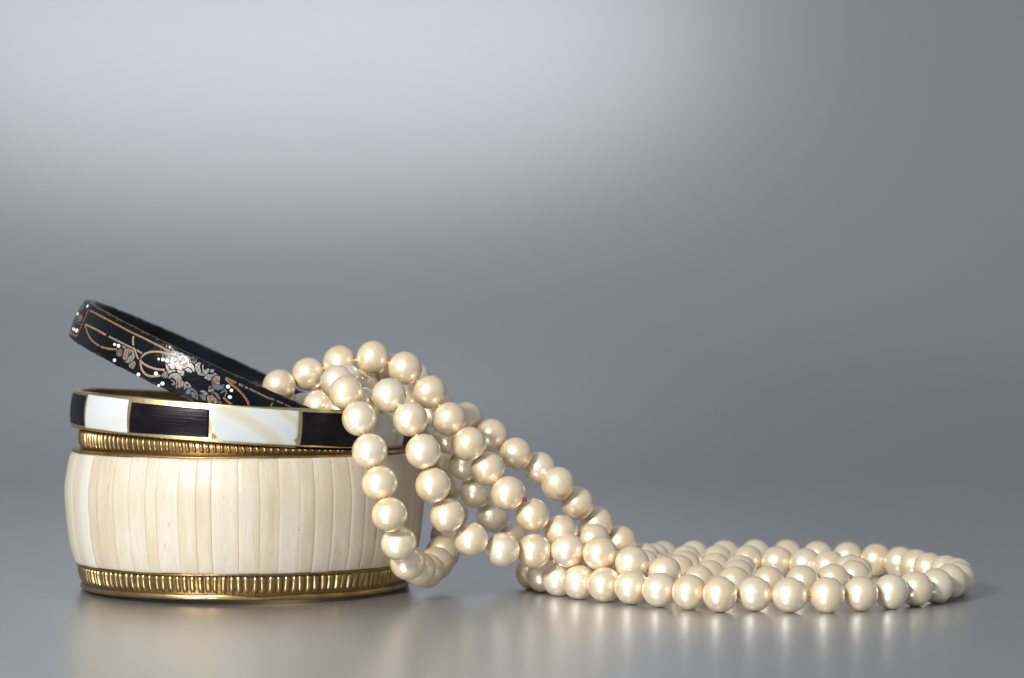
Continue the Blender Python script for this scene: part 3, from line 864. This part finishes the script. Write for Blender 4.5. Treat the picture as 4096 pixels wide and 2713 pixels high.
def pearl_mesh(seed):
    rnd = random.Random(seed)
    V, F = [], []
    nu, nv = 40, 26
    sq = rnd.uniform(-.035, .03)
    p1, p2 = rnd.uniform(0, 6.28), rnd.uniform(0, 6.28)
    for j in range(nv + 1):
        t = math.pi * j / nv
        for i in range(nu):
            a_ = 2 * math.pi * i / nu
            r = BR * (1 + sq * math.cos(2 * t) * .5 + .006 * math.sin(t) * math.sin(2 * a_ + p1) + .005 * math.sin(3 * a_ + p2) * math.sin(t) ** 2)
            # the drill hole dimples the bead slightly
            hole = min(t, math.pi - t)
            dep = .18 * math.exp(-(hole / .16) ** 2)
            V.append((r * math.sin(t) * math.cos(a_), r * math.sin(t) * math.sin(a_), (r - dep) * math.cos(t)))
    for j in range(nv):
        for i in range(nu):
            i2 = (i + 1) % nu
            F.append((j * nu + i, (j + 1) * nu + i, (j + 1) * nu + i2, j * nu + i2))
    me = bpy.data.meshes.new("pearl")
    me.from_pydata([(x * MM, y * MM, z * MM) for x, y, z in V], [], F)
    me.polygons.foreach_set('use_smooth', [True] * len(me.polygons))
    me.materials.append(M_PEARL)
    me.update()
    return me


PM = [pearl_mesh(s_) for s_ in (1, 2, 3, 4, 5)]
random.seed(21)
NB = len(BEADS)
PB = [Vector(b) * MM for b in BEADS]
for i in range(NB):
    o = bpy.data.objects.new("pearl", PM[random.randrange(5)])
    COL.objects.link(o)
    o.parent = neck
    o.location = PB[i] - NL
    d = (PB[(i + 1) % NB] - PB[i - 1]).normalized()
    q = d.to_track_quat('Z', 'Y') @ Matrix.Rotation(random.uniform(0, 6.28), 4, 'Z').to_quaternion()
    o.rotation_mode = 'QUATERNION'
    o.rotation_quaternion = q
    s_ = random.uniform(.99, 1.018)
    o.scale = (s_, s_, s_ * random.uniform(.975, 1.0))

# thread through every bead, thicker where it is knotted between two beads
V, F = [], []
ns = 8
path = []
for i in range(NB):
    a_, b_ = PB[i], PB[(i + 1) % NB]
    for t, w_ in ((0, .25), (.42, .24), (.47, .28), (.5, .32), (.53, .28), (.58, .24)):
        path.append((a_.lerp(b_, t), w_))
npth = len(path)
for i, (p, w_) in enumerate(path):
    d = (path[(i + 1) % npth][0] - path[i - 1][0]).normalized()
    q = d.to_track_quat('Z', 'Y')
    for k in range(ns):
        a_ = 2 * math.pi * k / ns
        c = p - NL + q @ Vector((math.cos(a_) * w_ * MM, math.sin(a_) * w_ * MM, 0))
        V.append(tuple(c))
for i in range(npth):
    i2 = (i + 1) % npth
    for k in range(ns):
        k2 = (k + 1) % ns
        F.append((i * ns + k, i * ns + k2, i2 * ns + k2, i2 * ns + k))
mesh_obj("thread", V, F, M_THREAD, neck, scale=1.0)


def knot(p, r, mat, sc=(1, 1, 1)):
    bm = bmesh.new()
    bmesh.ops.create_icosphere(bm, subdivisions=2, radius=r * MM)
    for v_ in bm.verts:
        v_.co *= 1 + random.uniform(-.12, .12)
        v_.co.x *= sc[0]
        v_.co.y *= sc[1]
        v_.co.z *= sc[2]
    me = bpy.data.meshes.new("knot")
    bm.to_mesh(me)
    bm.free()
    me.polygons.foreach_set('use_smooth', [True] * len(me.polygons))
    me.materials.append(mat)
    o = bpy.data.objects.new("knot", me)
    COL.objects.link(o)
    o.parent = neck
    o.location = p - NL
    return o


mid = (PB[9] + PB[10]) / 2
o = knot(mid + Vector((.9, -2.0, 1.1)) * MM, .50, M_RED)
o['label'] = 'tiny red-brown knot between two pearls'
for i, j, off, r_ in ((72, 73, (-.6, -1.0, .3), .55), (73, 74, (.1, -.8, .2), .55), (77, 78, (.2, -.9, -.9), .50), (121, 122, (-.2, -1.2, .2), .45)):
    knot((PB[i] + PB[j]) / 2 + Vector(off) * MM, r_, M_THREAD, (1.0, .8, 1.2))

stain = knot(PB[2] + Vector((.80, -.59, -.10)).normalized() * 3.38 * MM, .30, M_CHIP)
stain.name = "drill_hole_stain"

# ------------------------------------------------------------------ dust and lint on the sheet
random.seed(99)
V, F = [], []
for _ in range(420):
    x, y = random.uniform(-.13, .14), random.uniform(-.10, .10)
    r_ = random.choice((.02, .025, .03, .03, .04, .06)) * MM
    b_ = len(V)
    for k in range(6):
        a_ = k * math.pi / 3
        V.append((x + r_ * math.cos(a_) * random.uniform(.6, 1.2), y + r_ * math.sin(a_) * random.uniform(.6, 1.2), .00001))
    V.append((x, y, .00001 + r_ * .8))
    for k in range(6):
        F.append((b_ + k, b_ + (k + 1) % 6, b_ + 6))
for _ in range(14):                                   # short fibres
    x, y, a_ = random.uniform(-.10, .12), random.uniform(-.06, .03), random.uniform(0, 6.28)
    w_ = .018 * MM
    for k in range(7):
        a_ += random.uniform(-.4, .4)
        x2, y2 = x + .22 * MM * math.cos(a_), y + .22 * MM * math.sin(a_)
        nxv, nyv = -math.sin(a_) * w_, math.cos(a_) * w_
        b_ = len(V)
        V += [(x - nxv, y - nyv, .00003), (x2 - nxv, y2 - nyv, .00003), (x2 + nxv, y2 + nyv, .00003), (x + nxv, y + nyv, .00003)]
        F.append((b_, b_ + 1, b_ + 2, b_ + 3))
        x, y = x2, y2
g = N("dust")
g.set(Base_Color=col(.62, .62, .62), Roughness=.9)
dust = mesh_obj("dust", V, F, g.m, smooth=False, scale=1.0)
dust['kind'] = 'stuff'
dust['label'] = 'specks of dust and lint on the grey sheet'
